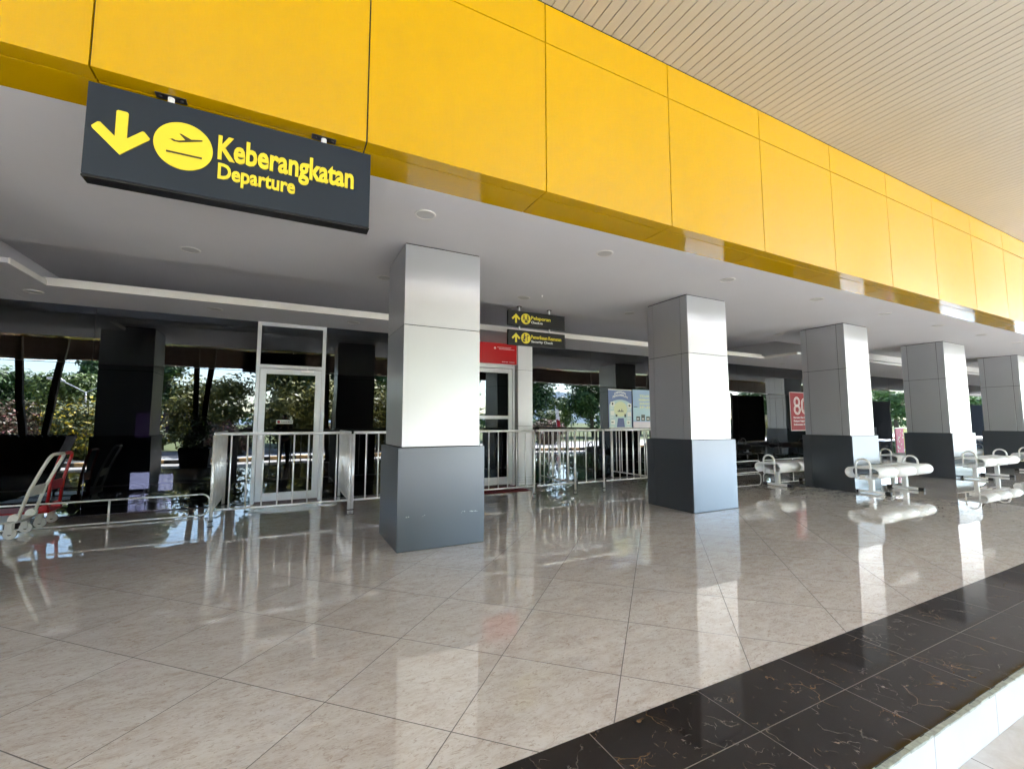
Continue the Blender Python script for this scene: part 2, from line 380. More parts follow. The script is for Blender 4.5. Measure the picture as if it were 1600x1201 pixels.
# downlights: (x, y, z)
lights = [(1.01+1.935*k, 3.61, CZ) for k in range(-3, 12)] + [(-.93+1.96*k, 5.47, CZ) for k in range(-1, 9)] + \
         [(-.95+1.96*k, 6.72 if False else 6.5, 3.2) for k in range(0, 6)] + [(-2.7+1.8*k, 7.15, 2.75) for k in range(0, 9)]
base = None
rowname = {3.61: 'outermost row beside the yellow fascia', 5.47: 'second row behind the columns', 6.5: 'row inside the recessed ceiling tray', 7.15: 'low rear row next to the glass'}
rown = {}
ordw = ['first', 'second', 'third', 'fourth', 'fifth', 'sixth', 'seventh', 'eighth', 'ninth', 'tenth', 'eleventh', 'twelfth', 'thirteenth', 'fourteenth', 'fifteenth']
SIGHT = []
for (x, y, z) in lights:
    F = _F.dot(Vector((x, y, z-1.2))); px = 800+FPX*_R.dot(Vector((x, y, z-1.2)))/F if F > .1 else -1e4
    if not (-60 < px < 1700): continue
    i = rown.get(y, 0); rown[y] = i+1
    lab = '%s white downlight from the left in the %s' % (ordw[i], rowname[y])
    if base is None:
        base = empty('downlight', (x, y, z), lab, 'ceiling light', 'recessed downlights in the porch ceiling')
        rim = MB()
        n = 28; ro, ri = .092, .075
        for k in range(n):
            a0, a1 = 2*math.pi*k/n, 2*math.pi*(k+1)/n
            q = [rim.b.verts.new((r_*math.cos(t_), r_*math.sin(t_), z_)) for r_, t_, z_ in ((ro, a0, -.001), (ro, a1, -.001), (ro-.005, a1, -.008), (ro-.005, a0, -.008), (ri, a1, -.008), (ri, a0, -.008), (ri, a1, -.0005), (ri, a0, -.0005))]
            rim.b.faces.new([q[0], q[1], q[2], q[3]]); rim.b.faces.new([q[3], q[2], q[4], q[5]]); rim.b.faces.new([q[5], q[4], q[6], q[7]])
        rim.build('rim', 'downlight_rim', base); MB().disc((0, 0, -.004), .075, .003).build('diffuser', 'downlight_glass', base)
    else:
        c = copy_tree(base); c.location = (x, y, z); c['label'] = lab
o = MB().disc((0, 0, -.012), .012, .012).disc((0, 0, -.03), .005, .02, 10).build('sprinkler', 'steel', None, (3.16, 5.25, CZ)); tag(o, 'tiny steel sprinkler head poking from the ceiling above the small black signs', 'sprinkler')

# ------------------------------------------------------------------ building mass that closes the roof
bld = empty('terminal_building', (10, 12, 0), 'long airport terminal building with dark glass front under a white porch ceiling', 'building')
def P(M, name, m, root): # world coordinates -> child
    o = M.build(name, m, root); o.location = -Vector(root.location); return o
P(MB().box(XL, XR, FY+.06, 16, CZ+.30, 5.4).box(XL, XR, 3.21, GY, 3.25, CZ+.299), 'roof', 'interior_dark', bld)
P(MB().box(XL, XR, 15.5, 16, 0, 3.3).box(XL-.2, XL, 2.9, 16, -.3, 5.4).box(XR, XR+.2, 2.9, 16, -.3, 5.4).box(TX0-3, XR, 11.2, 11.3, 0.004, 3.3), 'wall', 'interior_dark', bld)

# ------------------------------------------------------------------ yellow fascia
fas = empty('yellow_fascia', (1.7386, FY, CZ), 'long glossy yellow panel fascia over the porch columns', 'fascia')
PX0, PW = 1.7386, 1.3378; G = .009
backer = MB().box(XL, XR, FY+.022, FY+.05, CZ+.02, CANZ+.1).box(XL, XR, FY+.03, 3.2, CZ+.022, CZ+.05)
P(backer, 'backing', 'joint_black', fas)
JZ = 4.217
def bx(x0, x1, y0, y1, z0, z1): return MB().box(x0, x1, y0, y1, z0, z1, .0012)
protos = [bx(G/2, PW-G/2, FY, FY+.02, CZ, JZ-G/2), bx(G/2, PW-G/2, FY, FY+.02, JZ+G/2, CANZ-.004),
          bx(G/2, PW-G/2, FY+.0205, 2.923-.005, CZ, CZ+.02), bx(G/2, PW-G/2, 2.923+.005, 3.2, CZ+.0005, CZ+.02)]
names_ = ['lower_panel', 'upper_panel', 'soffit_panel', 'soffit_panel']
pr = [q.build(nm, 'yellow_panel', fas) for q, nm in zip(protos, names_)]
for q in pr: q.location = (-PW*7, -FY, -CZ)
for k in range(-6, 24):
    for q in pr:
        c = q.copy(); COL.objects.link(c); c.location = (PW*k, -FY, -CZ)

# ------------------------------------------------------------------ canopy over the drop-off
can = empty('canopy', (8, -1.4, CANZ), 'broad flat canopy with narrow cream ceiling slats over the drop-off lane', 'canopy')
M = MB(); x = XL; pitch = PW/13.2
k = 0
x = PX0+.062-pitch*260
while x < XR:
    M.box(x+.0045, x+pitch-.0045, OUTY+.03, FY-.004, CANZ, CANZ+.0155); M.box(x-.0045, x+.0045, OUTY+.03, FY-.004, CANZ+.015, CANZ+.019); x += pitch
P(M, 'slat_ceiling', 'canopy_slat', can)
P(MB().box(XL, XR, OUTY, FY+.05, CANZ+.02, 5.3), 'roof', 'interior_dark', can)
P(MB().box(XL, XR, OUTY-.25, OUTY, 3.42, 5.3), 'edge_beam', 'brown_beam', can)

# ------------------------------------------------------------------ columns
def make_column(X, Wd, label, D=.756, Y=4.277):
    r = empty('column', (X, Y, 0), label, 'column', 'porch columns with silver upper and graphite lower cladding')
    e_ = .041; HP, HJ = .9616, 2.159; g = .008; th = .02
    def clad(name, m, x0, x1, y0, y1, zs, ys):
        M = MB()
        for z0, z1 in zs:
            M.box(x0, x1, y0, y0+th, z0, z1, .001); M.box(x0, x1, y1-th, y1, z0, z1, .0015)
            for ya, yb in ys:
                M.box(x0, x0+th, ya, yb, z0, z1, .0015); M.box(x1-th, x1, ya, yb, z0, z1, .0015)
        return M.build(name, m, r)
    ys = [(th+.001, D*.17-g/2), (D*.17+g/2, D*.86-g/2), (D*.86+g/2, D-th-.001)] if X > 3 or X < 0 else [(th+.001, D-th-.001)]
    clad('body', 'silver_panel', 0, Wd, 0, D, [(HP+.008, HJ-g/2), (HJ+g/2, CZ-.012)], ys)
    clad('plinth', 'graphite_panel', -e_, Wd+e_, -e_, D+e_, [(.006, HP)], [(-e_+th+.001, D*.86), (D*.86+.003, D+e_-th-.001)] if X > 3 else [(-e_+th+.001, D+e_-th-.001)])
    MB().box(-e_+.003, Wd+e_-.003, -e_+.003, D+e_-.003, HP-.03, HP-.003).build('plinth_cap', 'graphite_panel', r)
    MB().box(.008, Wd-.008, .008, D-.008, 0, CZ+.02).box(-e_+.006, Wd+e_-.006, -e_+.006, D+e_-.006, 0.001, HP-.04).build('core', 'joint_black', r)
    return r
cl = [(-6.8, .797, 'clad column farthest to the left, seen only mirrored in the glass'), (-3.02, .797, 'clad column left of the baggage trolleys, mirrored in the dark glass'),
      (1.007, .797, 'nearest clad column, standing in front of the steel railing, scuffed blue-grey plinth'),
      (4.912, .797, 'second clad column, standing right of the small black hanging signs'),
      (8.858, .797, 'third clad column, standing between the red 80 poster and the nearest white bench'),
      (12.82, 1.1, 'fourth and broadest clad column, behind the second white bench row'),
      (17.2, 1.1, 'fifth clad column, at the right edge of the photo'), (21.4, 1.1, 'farthest clad column, hidden past the right edge')]
for X, w_, lb in cl:
    c_ = make_column(X, w_, lb)
    if abs(X-1.007) < .01:
        s_ = MB(); rr = random.Random(2)
        for xx, n_ in ((.04, 5), (.22, 2), (.60, 3), (.68, 8), (.735, 6)):
            for q in range(n_):
                u = xx+rr.uniform(-.02, .03); z_ = .315+rr.uniform(-.004, .007); s_.box(u, u+rr.uniform(.002, .007), -.0422, -.0408, z_, z_+rr.uniform(.002, .005))
        s_.build('scratches', 'sign_white', c_)

# ------------------------------------------------------------------ glass front
gf = empty('glass_front', (2, GY, 0), 'dark mirror-tinted glass front mirroring trees and the canopy', 'glass wall')
joints = [XL, -14.9, -13.3, -11.7, -10.1, -8.6, -7.0, -5.5, -3.9, -2.3, -.41]
segs = list(zip(joints, joints[1:])) + [(.56, 1.8), (1.8, 3.02)] + [(4.36, 5.88)] + [(5.88+1.6*k, 5.88+1.6*(k+1)) for k in range(0, 12)] + [(5.88+1.6*12, XR)]
for a0, a1 in segs:
    P(MB().box(a0+.003, a1-.003, GY, GY+.012, .012, 1.985), 'lower_pane', 'glass_lower', gf)
    P(MB().box(a0+.003, a1-.003, GY, GY+.012, 1.995, 2.749), 'upper_pane', 'glass_upper', gf)
M = MB()
for a0, a1 in segs: M.box(a0, a1, GY-.01, GY+.02, 0, .011)
for a0, a1 in segs: M.box(a0-.0028, a0+.0028, GY+.002, GY+.01, .012, 2.749)
P(M, 'seal', 'joint_black', gf); M = MB()
for a0, a1 in segs: M.box(a0, a1, GY-.01, GY-.001, 0, .0108)
for xx in (10.45, 11.63, 12.22): M.box(xx-.03, xx+.03, GY+.2, GY+.28, 0.002, 2.7)
M.box(10.42, 12.25, GY+.2, GY+.279, 2.02, 2.08)
P(M, 'mullion', 'white_aluminium', gf)
# interior hints
def inside(name, m, x0, x1, y, z0, z1, label, cat):
    o = MB().box(0, x1-x0, 0, .04, 0, z1-z0, .004).build(name, m, None, (x0, y, z0)); return tag(o, label, cat)
o = empty('display_screen', (-2.45, 10.0, 0), 'display screen inside behind the left glass, lower lilac plate imitating its reflection', 'screen'); MB().box(.10, .36, 0, .05, .05, .33, .004).build('lilac_reflection', 'lilac_reflection_glow', o); MB().box(.12, .32, 0, .05, .95, 1.38, .004).build('upper_screen', 'lilac_dim', o); MB().box(-.03, .45, .051, .08, .0, 1.48).build('housing', 'interior_dark', o)  # lower plate glows in place of the screen's floor reflection
o = empty('display_screen', (-1.95, 9.6, 0), 'dim purple display screen inside, right of the first, lower lilac plate imitating its reflection', 'screen'); MB().box(.08, .27, 0, .05, .05, .32, .004).build('lilac_reflection', 'lilac_reflection_glow', o); MB().box(0, .16, 0, .05, .95, 1.38, .004).build('upper_screen', 'lilac_dim', o); MB().box(-.03, .37, .051, .08, .0, 1.48).build('housing', 'interior_dark', o)  # again a glowing lower plate instead of a floor reflection

# ------------------------------------------------------------------ doors
d1 = empty('glass_door', (-.41, GY, 0), 'white framed single glass door with a small white notice and a tall transom', 'door')
Wd = .97
M = MB(); fr = .05
M.box(0, fr, -.05, .06, 0, 2.745, .003).box(Wd-fr, Wd, -.05, .06, 0, 2.745, .003).box(fr+.0005, Wd-fr-.0005, -.05, .06, 2.695, 2.745, .003).box(fr+.0005, Wd-fr-.0005, -.049, .06, 2.04, 2.09, .003)
M.build('frame', 'white_aluminium', d1)
MB().box(fr+.001, Wd-fr-.001, -.005, .007, 2.091, 2.694).build('transom_pane', 'glass_upper', d1)
leaf = MB(); l0, l1, sw = fr+.006, Wd-fr-.006, .085
leaf.box(l0, l0+sw, -.035, .01, .03, 2.03, .004).box(l1-sw, l1, -.035, .01, .03, 2.03, .004).box(l0+sw+.0005, l1-sw-.0005, -.035, .01, 1.95, 2.03, .004).box(l0+sw+.0005, l1-sw-.0005, -.035, .01, .03, .15, .004)
lf = leaf.build('leaf', 'white_aluminium', d1)
MB().box(l0+sw+.001, l1-sw-.001, -.014, -.004, .151, 1.949).build('pane', 'glass_lower', lf)
MB().box(.62, .80, -.085, -.036, 1.985, 2.018, .004).box(.60, .72, -.10, -.09, 2.05, 2.06).box(.70, .715, -.10, -.05, 2.015, 2.065).build('closer', 'steel', d1)
nt = MB().box(.30, .53, -.0165, -.0145, 1.185, 1.245, .0005).build('notice', 'sign_white', lf)
MB().disc((.335, -.0175, 1.215), .021, .0008, 20, 'y').build('symbol', 'crimson', nt)
text_mesh('DILARANG MASUK', .365, .52, 1.204, .02, -.0172, .0006, .03).build('lettering', 'icon_dark', nt)
MB().disc((l0+.05, -.055, 1.03), .011, .02, 14, 'y').box(l0+.035, l0+.062, -.052, -.036, .95, 1.08, .003).build('lock', 'steel', lf)

d2 = empty('glass_door', (3.02, GY, 0), 'white framed glass door with a middle rail under a red sign board', 'door')
Wd = .98; M = MB()
M.box(0, fr, -.05, .06, 0, 2.745, .003).box(Wd-fr, Wd, -.05, .06, 0, 2.745, .003).box(fr+.0005, Wd-fr-.0005, -.05, .06, 2.25, 2.31, .003).box(fr+.0005, Wd-fr-.0005, -.03, .05, 2.311, 2.745, .003)
M.build('frame', 'white_aluminium', d2)
leaf = MB(); l0, l1, sw = fr+.006, Wd-fr-.006, .075
leaf.box(l0, l0+sw, -.035, .01, .03, 2.24, .004).box(l1-sw, l1, -.035, .01, .03, 2.24, .004).box(l0+sw+.0005, l1-sw-.0005, -.035, .01, 2.16, 2.24, .004).box(l0+sw+.0005, l1-sw-.0005, -.035, .01, .03, .17, .004).box(l0+sw+.0005, l1-sw-.0005, -.035, .01, 1.27, 1.335, .004)
lf = leaf.build('leaf', 'white_aluminium', d2)
MB().box(l0+sw+.001, l1-sw-.001, -.014, -.004, .171, 1.269).box(l0+sw+.001, l1-sw-.001, -.014, -.004, 1.336, 2.159).build('pane', 'glass_lower', lf)
rs = empty('red_sign', (3.0, GY-.09, 2.33), 'red sign board with thin white script fixed above the second glass door', 'sign')
MB().box(0, 1.02, 0, .03, 0, .40, .002).build('board', 'red_board', rs)
MB().box(-.008, 1.028, .006, .029, -.008, -.0005).box(1.0205, 1.03, .006, .029, 0, .4).build('trim', 'pink_white', rs)
M = MB(); rr = random.Random(9)
for z_, a0, a1, hh in ((.315, .60, .90, .009), (.298, .63, .88, .006), (.28, .64, .97, .009), (.035, .70, .83, .010), (.035, .86, .97, .010)):
    x = a0
    while x < a1: w_ = rr.uniform(.008, .03); M.box(x, min(x+w_, a1), -.0012, .0005, z_, z_+hh); x += w_+.004
M.disc((.55, -.0012, .30), .022, .0015, 16, 'y')
M.build('lettering', 'pink_white', rs)

pl = empty('pilaster', (4.035, GY-.12, 0), 'pale clad pilaster beside the second door', 'pilaster')
M = MB()
for z0, z1 in ((.15, 1.135), (1.14, 2.225), (2.23, 2.745)): M.box(0, .32, 0, .02, z0, z1, .002).box(0, .02, .021, .14, z0, z1, .002).box(.30, .32, .021, .14, z0, z1, .002)
M.build('cladding', 'pilaster_panel', pl)
MB().box(0.0, .32, 0, .14, .003, .06, .002).box(0.0, .32, 0, .14, .064, .10, .002).box(0.0, .32, 0, .14, .104, .146, .002).build('base', 'pilaster_panel', pl)
MB().box(.006, .314, .006, .138, 0, 2.75).build('core', 'joint_black', pl)
o = MB().box(0, 1.05, 0, .62, 0, .012, .004).build('doormat', 'mat_red', None, (2.9, 6.98, 0)); tag(o, 'dark red doormat on the tiles before the second door', 'doormat')

# ------------------------------------------------------------------ signs
def arrow(M, cx, cz, s, y, d, up=True):
    """thick rounded arrow, s = half height"""
    k = 1 if up else -1
    def bar(p, q, w):
        p, q = Vector(p), Vector(q); u = (q-p).normalized(); n = Vector((-u.y, u.x)); c = w*.28
        pts = [p+n*(w-c), p+u*c*0+n*(w-c), p+n*w+u*c, q+n*w-u*c, q+n*(w-c), q-n*(w-c), q-n*w-u*c, p-n*w+u*c, p-n*(w-c)]
        pts = [pts[0]] + pts[2:]
        M.prism([(cx+v.x*s, cz+k*v.y*s) for v in pts], y, y+d)
        return d
    P_ = [(0, 1.), (.97, .05), (1., -.03), (.80, -.27), (.72, -.28), (.205, .215), (.205, -.95), (.16, -1.0), (-.16, -1.0), (-.205, -.95), (-.205, .215), (-.72, -.28), (-.80, -.27), (-1., -.03), (-.97, .05)]
    M.prism([(cx+u*s, cz+k*v*s) for u, v in P_], y-.0004, y+d)
def board(M, x0, x1, z0, z1, y, th): return M.box(x0, x1, y, y+th, z0, z1, .004)

ds = empty('departure_sign', (-.255, 2.87, CZ), 'large dark navy hanging sign with down arrow and yellow Keberangkatan Departure lettering', 'sign')
MB().box(-.95, .435, 2.87, 2.96, 2.445, 2.94, .004)
def W_(M, name, m, root): o = M.build(name, m, root); o.location = -Vector(root.location); return o
bd = W_(MB().box(-.955, .437, 2.87, 2.95, 2.447, 2.937, .005), 'board', 'sign_navy', ds)
W_(MB().box(-.957, .439, 2.876, 2.965, 2.436, 2.4465, .002), 'bottom_rail', 'sign_black', ds)
M = MB(); arrow(M, -.810, 2.697, .118, 2.864, .006, up=False); W_(M, 'arrow', 'sign_yellow', ds)
dc = W_(MB().disc((-.545, 2.862, 2.70), .132, .007, 56, 'y'), 'pictogram', 'sign_yellow', ds)
def picto(pts, name='plane_symbol'):
    M = MB(); M.prism([(-.545+u, 2.70+v) for u, v in pts], 2.8605, 2.8615); return M
M = picto([(-.067, .022), (-.060, .024), (-.045, .016), (-.020, .016), (.082, .050), (.084, .056), (.078, .058), (.032, .047), (-.014, .067), (-.022, .065), (.006, .036), (-.022, .026), (-.036, .024), (-.050, .029)])
M.box(-.545-.075, -.545+.085, 2.8605, 2.8615, 2.70-.052, 2.70-.041)
o = M.build('plane_symbol', 'icon_dark', dc)
W_(text_mesh('Keberangkatan', -.39, .335, 2.680, .138, 2.867, .008, .028), 'lettering', 'sign_yellow', ds)
W_(text_mesh('Departure', -.385, .005, 2.566, .09, 2.867, .008, .027), 'lettering', 'sign_yellow', ds)
for hx in (-.62, .155):
    h_ = W_(MB().tube([(hx, 2.90, 2.93), (hx, 2.90, CZ-.001)], .016, 14), 'hanger', 'caster_white', ds)
    b_ = MB().box(hx-.07, hx+.07, 2.875, 2.925, CZ-.005, CZ-.0005, .001)
    for q in (-.048, .048): b_.disc((hx+q, 2.90, CZ-.012), .008, .0075, 8)
    b_.build('bracket', 'dark_steel', h_)

def small_sign(z0, z1, l1, l2, icon, w1, w2, label, top):
    X0, Y0 = 2.955, 5.9
    r = empty('direction_sign', (X0, Y0, z1), label, 'sign')
    W_(MB().box(X0, X0+1.02, Y0, Y0+.05, z0, z1, .003), 'board', 'sign_black', r)
    H = z1-z0; zc = (z0+z1)/2
    M = MB(); arrow(M, X0+.13, zc-.005, .072, Y0-.004, .004); W_(M, 'arrow', 'sign_yellow', r)
    pc = W_(MB().disc((X0+.30, Y0-.005, zc), .083, .005, 40, 'y'), 'pictogram', 'sign_yellow', r)
    M = MB(); cx = X0+.30
    for u0, u1, v0, v1 in icon: M.box(cx+u0, cx+u1, Y0-.0062, Y0-.0052, zc+v0, zc+v1, .0002)
    if icon is IC1:
        for q in (-.034, .034): M.disc((cx+q, Y0-.0062, zc+.045), .012, .001, 14, 'y')
    else: M.disc((cx-.024, Y0-.0062, zc+.05), .013, .001, 14, 'y')
    M.build('symbol', 'icon_dark', pc)
    W_(text_mesh(l1, X0+.395, X0+w1, zc+.002, .056, Y0-.003, .004, .018), 'lettering', 'sign_yellow', r)
    W_(text_mesh(l2, X0+.395, X0+w2, zc-.060, .038, Y0-.003, .003, .010), 'lettering', 'sign_white', r)
    ztop = CZ if top else z1+.065
    for hx in (X0+.20, X0+.74):
        h_ = W_(MB().tube([(hx, Y0+.025, z1-.003), (hx, Y0+.025, ztop-.001)], .014, 12), 'hanger', 'steel', r)
        if top: MB().disc((hx, Y0+.025, ztop-.006), .04, .005, 16).build('bracket', 'dark_steel', h_)
    return r
IC1 = [(-.048, -.020, -.002, .030), (.020, .048, -.002, .030), (-.058, .058, -.018, -.006), (-.020, .030, -.058, -.024)]
IC2 = [(-.040, -.010, -.02, .034), (-.060, -.028, -.030, -.016), (-.052, -.012, -.058, -.034), (.016, .028, -.045, .045), (.016, .056, .035, .047), (-.012, .008, .012, .022)]
small_sign(2.675, 2.905, 'Pelaporan', 'Check-in', IC1, .745, .60, 'small black hanging sign reading Pelaporan Check-in, upper of the pair', True)
small_sign(2.375, 2.608, 'Pemeriksaan Keamanan', 'Security Check', IC2, .945, .79, 'small black hanging sign reading Pemeriksaan Keamanan Security Check, lower of the pair', False)

# ------------------------------------------------------------------ posters on the glass
def poster(name, x0, x1, z0, z1, label, Y=GY-.012):
    r = empty(name, (x0, Y, z0), label, 'poster'); return r
MATS_C = {}
def cm(c, name):
    if name not in MATS: mat(name, c, .35)
    return name
pa = poster('poster', 6.34, 7.02, 1.08, 1.94, 'light blue illustrated poster headed LARANGAN PENGAMBILAN taped to the glass')
MB().box(0, .67, 0, .004, 0, .86).build('sheet', cm((.16, .22, .42), 'poster_navy'), pa)
M = MB(); M.prism([(.02, .02), (.65, .02), (.65, .48)] + [(.335+.315*math.cos(R(a_)), .48+.15*math.sin(R(a_))) for a_ in range(10, 171, 10)] + [(.02, .48)], -.002, -.0004); M.build('field', cm((.50, .66, .66), 'poster_teal'), pa)
M = MB(); M.prism([(.335+.19*math.cos(R(a_)), .42+.17*math.sin(R(a_))) for a_ in range(0, 360, 15)], -.0036, -.0022); M.build('glow_shape', cm((.70, .74, .48), 'poster_cream'), pa)
M = MB(); M.prism([(.22, .02), (.45, .02), (.42, .22), (.26, .22)], -.004, -.0023); M.build('figure', cm((.10, .13, .28), 'poster_indigo'), pa)
M = MB(); rr = random.Random(4)
for u, v in ((.06, .48), (.54, .45), (.05, .28), (.53, .26), (.06, .08), (.50, .07)):
    M.box(u, u+.11, -.0038, -.0024, v, v+.10)
    for q in range(3): M.box(u-.01, u+.09-.01*q, -.0038, -.0024, v-.03-.016*q, v-.022-.016*q)
M.build('panel', cm((.80, .82, .74), 'poster_pale'), pa)
M = MB()
for u, v, w_, h_ in ((.09, .51, .04, .05), (.57, .48, .05, .04), (.19, .25, .05, .05), (.44, .24, .05, .07), (.25, .36, .17, .02), (.29, .38, .02, .03), (.36, .38, .02, .04), (.07, .12, .06, .02), (.53, .11, .05, .02)): M.box(u, u+w_, -.0052, -.0041, v, v+h_)
M.build('drawing', cm((.06, .08, .07), 'poster_ink'), pa)
text_mesh('LARANGAN', .17, .50, .735, .05, -.001, .002, .03, .045).build('lettering', 'sign_white', pa)
text_mesh('PENGAMBILAN', .12, .55, .655, .05, -.001, .002, .03, .055).build('lettering', 'sign_white', pa)
MB().box(0, .67, -.001, -.0003, .0, .018).box(0, .67, -.001, -.0003, .84, .86).build('border', 'poster_pale', pa)
pb = poster('poster', 7.04, 7.80, 1.08, 1.96, 'pale blue poster with cream headline blocks, right of the illustrated one')
MB().box(0, .70, 0, .004, 0, .87).build('sheet', cm((.36, .52, .72), 'poster_sky'), pb)
MB().box(.0, .70, -.0015, -.0003, .18, .46).build('field', cm((.46, .66, .74), 'poster_aqua'), pb)
MB().box(.0, .70, -.0025, -.0016, .0, .14).build('footer', cm((.76, .68, .76), 'poster_pinkish'), pb)
for k, s_ in enumerate(('TIDAK', 'MEMBAWA', 'BARANG', 'INI')): text_mesh(s_, .20-.02*(k == 1), .52+.03*(k == 1), .70-.085*k, .055, -.002, .002, .035).build('lettering', 'poster_cream', pb)
M = MB()
for k in range(4): M.box(.09+.15*k, .20+.15*k, -.004, -.0026, .16, .26+.04*(k % 2))
M.box(.03, .13, -.004, -.0026, .47, .485)
M.build('drawing', 'poster_ink', pb)
M = MB()
for k in range(4): M.box(.11+.15*k, .17+.15*k, -.0052, -.0041, .19, .22)
for k in range(3): M.box(.04, .66-.1*k, -.0035, -.0026, .03+.03*k, .04+.03*k)
M.build('panel', 'sign_white', pb)

p8 = poster('poster', 12.90, 13.95, .96, 2.08, 'red poster with a large outlined number 80 beside the third column', GY-.03)
p8.rotation_euler = (0, 0, 0)
MB().box(0, 1.02, 0, .01, 0, 1.12).build('border', 'pink_white', p8); MB().box(.022, .998, -.003, -.0005, .022, 1.098).build('sheet', 'crimson', p8)
def pill(M, cx, cz, hw, hh, w, y):
    n = 12
    def ring(r_, ex): return [(cx+r_*math.cos(R(a_)), cz+(hh-hw)*(1 if a_ < 180 else -1)+r_*math.sin(R(a_))) for a_ in [180*k/n for k in range(n+1)]+[180+180*k/n for k in range(n+1)]]
    A = ring(hw, 0); B = ring(hw-w, 0); va = [M.b.verts.new((u, y, v)) for u, v in A]; vb = [M.b.verts.new((u, y, v)) for u, v in B]
    m_ = len(va)
    for k in range(m_): M.b.faces.new([va[k], va[(k+1) % m_], vb[(k+1) % m_], vb[k]])
M = MB()
for wd_, off_ in ((.035, 0), (.022, .058)):
    pill(M, .70, .72, .165-off_, .235-off_, wd_, -.006)
    pill(M, .33, .835-off_*.0, .150-off_, .150-off_*.8, wd_, -.006); pill(M, .33, .61, .165-off_, .150-off_*.8, wd_, -.0065)
ob = M.build('number', 'pink_white', p8); so = ob.modifiers.new('s', 'SOLIDIFY'); so.thickness = .002
for k, s_ in enumerate(('Bersatu Berdaulat', 'Rakyat Sejahtera', 'Indonesia Maju')): text_mesh(s_, .14, .88-.03*k, .36-.10*k, .055, -.004, .002, .03).build('lettering', 'pink_white', p8)

# ------------------------------------------------------------------ railings
def railing(p0, p1, label, posts=(True, True), foot=True):
    p0 = Vector((*p0, 0)); p1 = Vector((*p1, 0)); d = p1-p0; L = d.length
    r = empty('railing', p0, label, 'railing', 'steel queue railings before the glass doors', math.atan2(d.y, d.x))
    ZT, ZB = 1.07, .185
    for k, on in enumerate(posts):
        if on:
            x = 0 if k == 0 else L
            p_ = MB().tube([(x, 0, 0.002), (x, 0, ZT-.0165)], .019, 14).build('post', 'steel', r)
            MB().disc((x, 0, .055), .027, .014, 14).disc((x, 0, .002), .034, .006, 16).build('collar', 'dark_steel', p_)
    MB().tube([(-.0, 0, ZT), (L, 0, ZT)], .0185, 14).build('top_rail', 'steel', r)
    MB().tube([(.02, 0, ZB), (L-.02, 0, ZB)], .013, 12).build('bottom_rail', 'steel', r)
    n = max(2, round(L/.168)); 
    for k in range(1, n):
        x = L*k/n; MB().tube([(x, 0, ZB+.012), (x, 0, ZT-.017)], .0095, 8).build('bar', 'steel', r)
    return r
RY = 6.3
railing((-.72, RY), (.80, RY), 'front steel railing section standing before the single white door')
railing((.84, RY), (2.30, RY), 'front steel railing section partly hidden behind the nearest column')
railing((2.34, RY), (3.62, RY), 'front steel railing section standing before the doormat')
railing((3.66, RY), (4.42, RY), 'short front steel railing section right of the doormat', (False, True))
railing((4.46, RY), (5.03, RY), 'shortest front steel railing section, between the doormat and the posters', (False, True))
railing((5.07, RY), (6.2, RY), 'front steel railing section ending at the second column', (False, True))
railing((-.72, 6.36), (-.72, 7.5), 'side steel railing running back to the glass, left of the single door', (False, True))
railing((.80, 6.36), (.80, 7.5), 'side steel railing running back to the glass, right of the single door', (False, True))
railing((4.44, 6.36), (4.44, 7.5), 'side steel railing running back to the glass beside the pale pilaster', (False, True))
railing((6.2, 6.36), (6.2, 7.5), 'side steel railing running back to the glass below the posters', (False, True))
o = MB().disc((0, 0, 0.001), .13, .012, 32).disc((0, 0, .013), .11, .012, 32, r2=.04).build('stanchion_base', 'steel', None, (.62, 7.2, 0)); tag(o, 'low round steel floor base beside the single door', 'floor base')

def low_rail(x0, x1, y, label, zt=.285):
    r = empty('guard_rail', (x0, y, 0), label, 'guard rail', 'low steel guard rails along the glass')
    L = x1-x0; rc = .09
    pts = []
    for cx, cz, a0 in ((L-rc, zt-rc, 90), (L-rc, .02+rc, 0), (rc, .02+rc, 270), (rc, zt-rc, 180)):
        for k in range(0, 7): a_ = R(a0-15*k); pts.append((cx+rc*math.cos(a_), 0, cz+rc*math.sin(a_)))
    pts.append(pts[0])
    MB().tube(pts, .0105, 10, False).build('loop', 'steel', r)
    n = max(1, round(L/1.05))
    for k in range(1, n): x = L-1.0*k; MB().tube([(x, 0, .003), (x, 0, zt-.008)], .012, 10).build('post', 'steel', r)
low_rail(-3.9, -.82, 7.0, 'low looped steel guard rail along the glass behind the baggage trolleys')
low_rail(6.9, 10.3, 6.95, 'low looped steel guard rail along the glass between the second and third columns')
low_rail(10.4, 12.6, 6.95, 'low looped steel guard rail along the glass below the 80 poster')

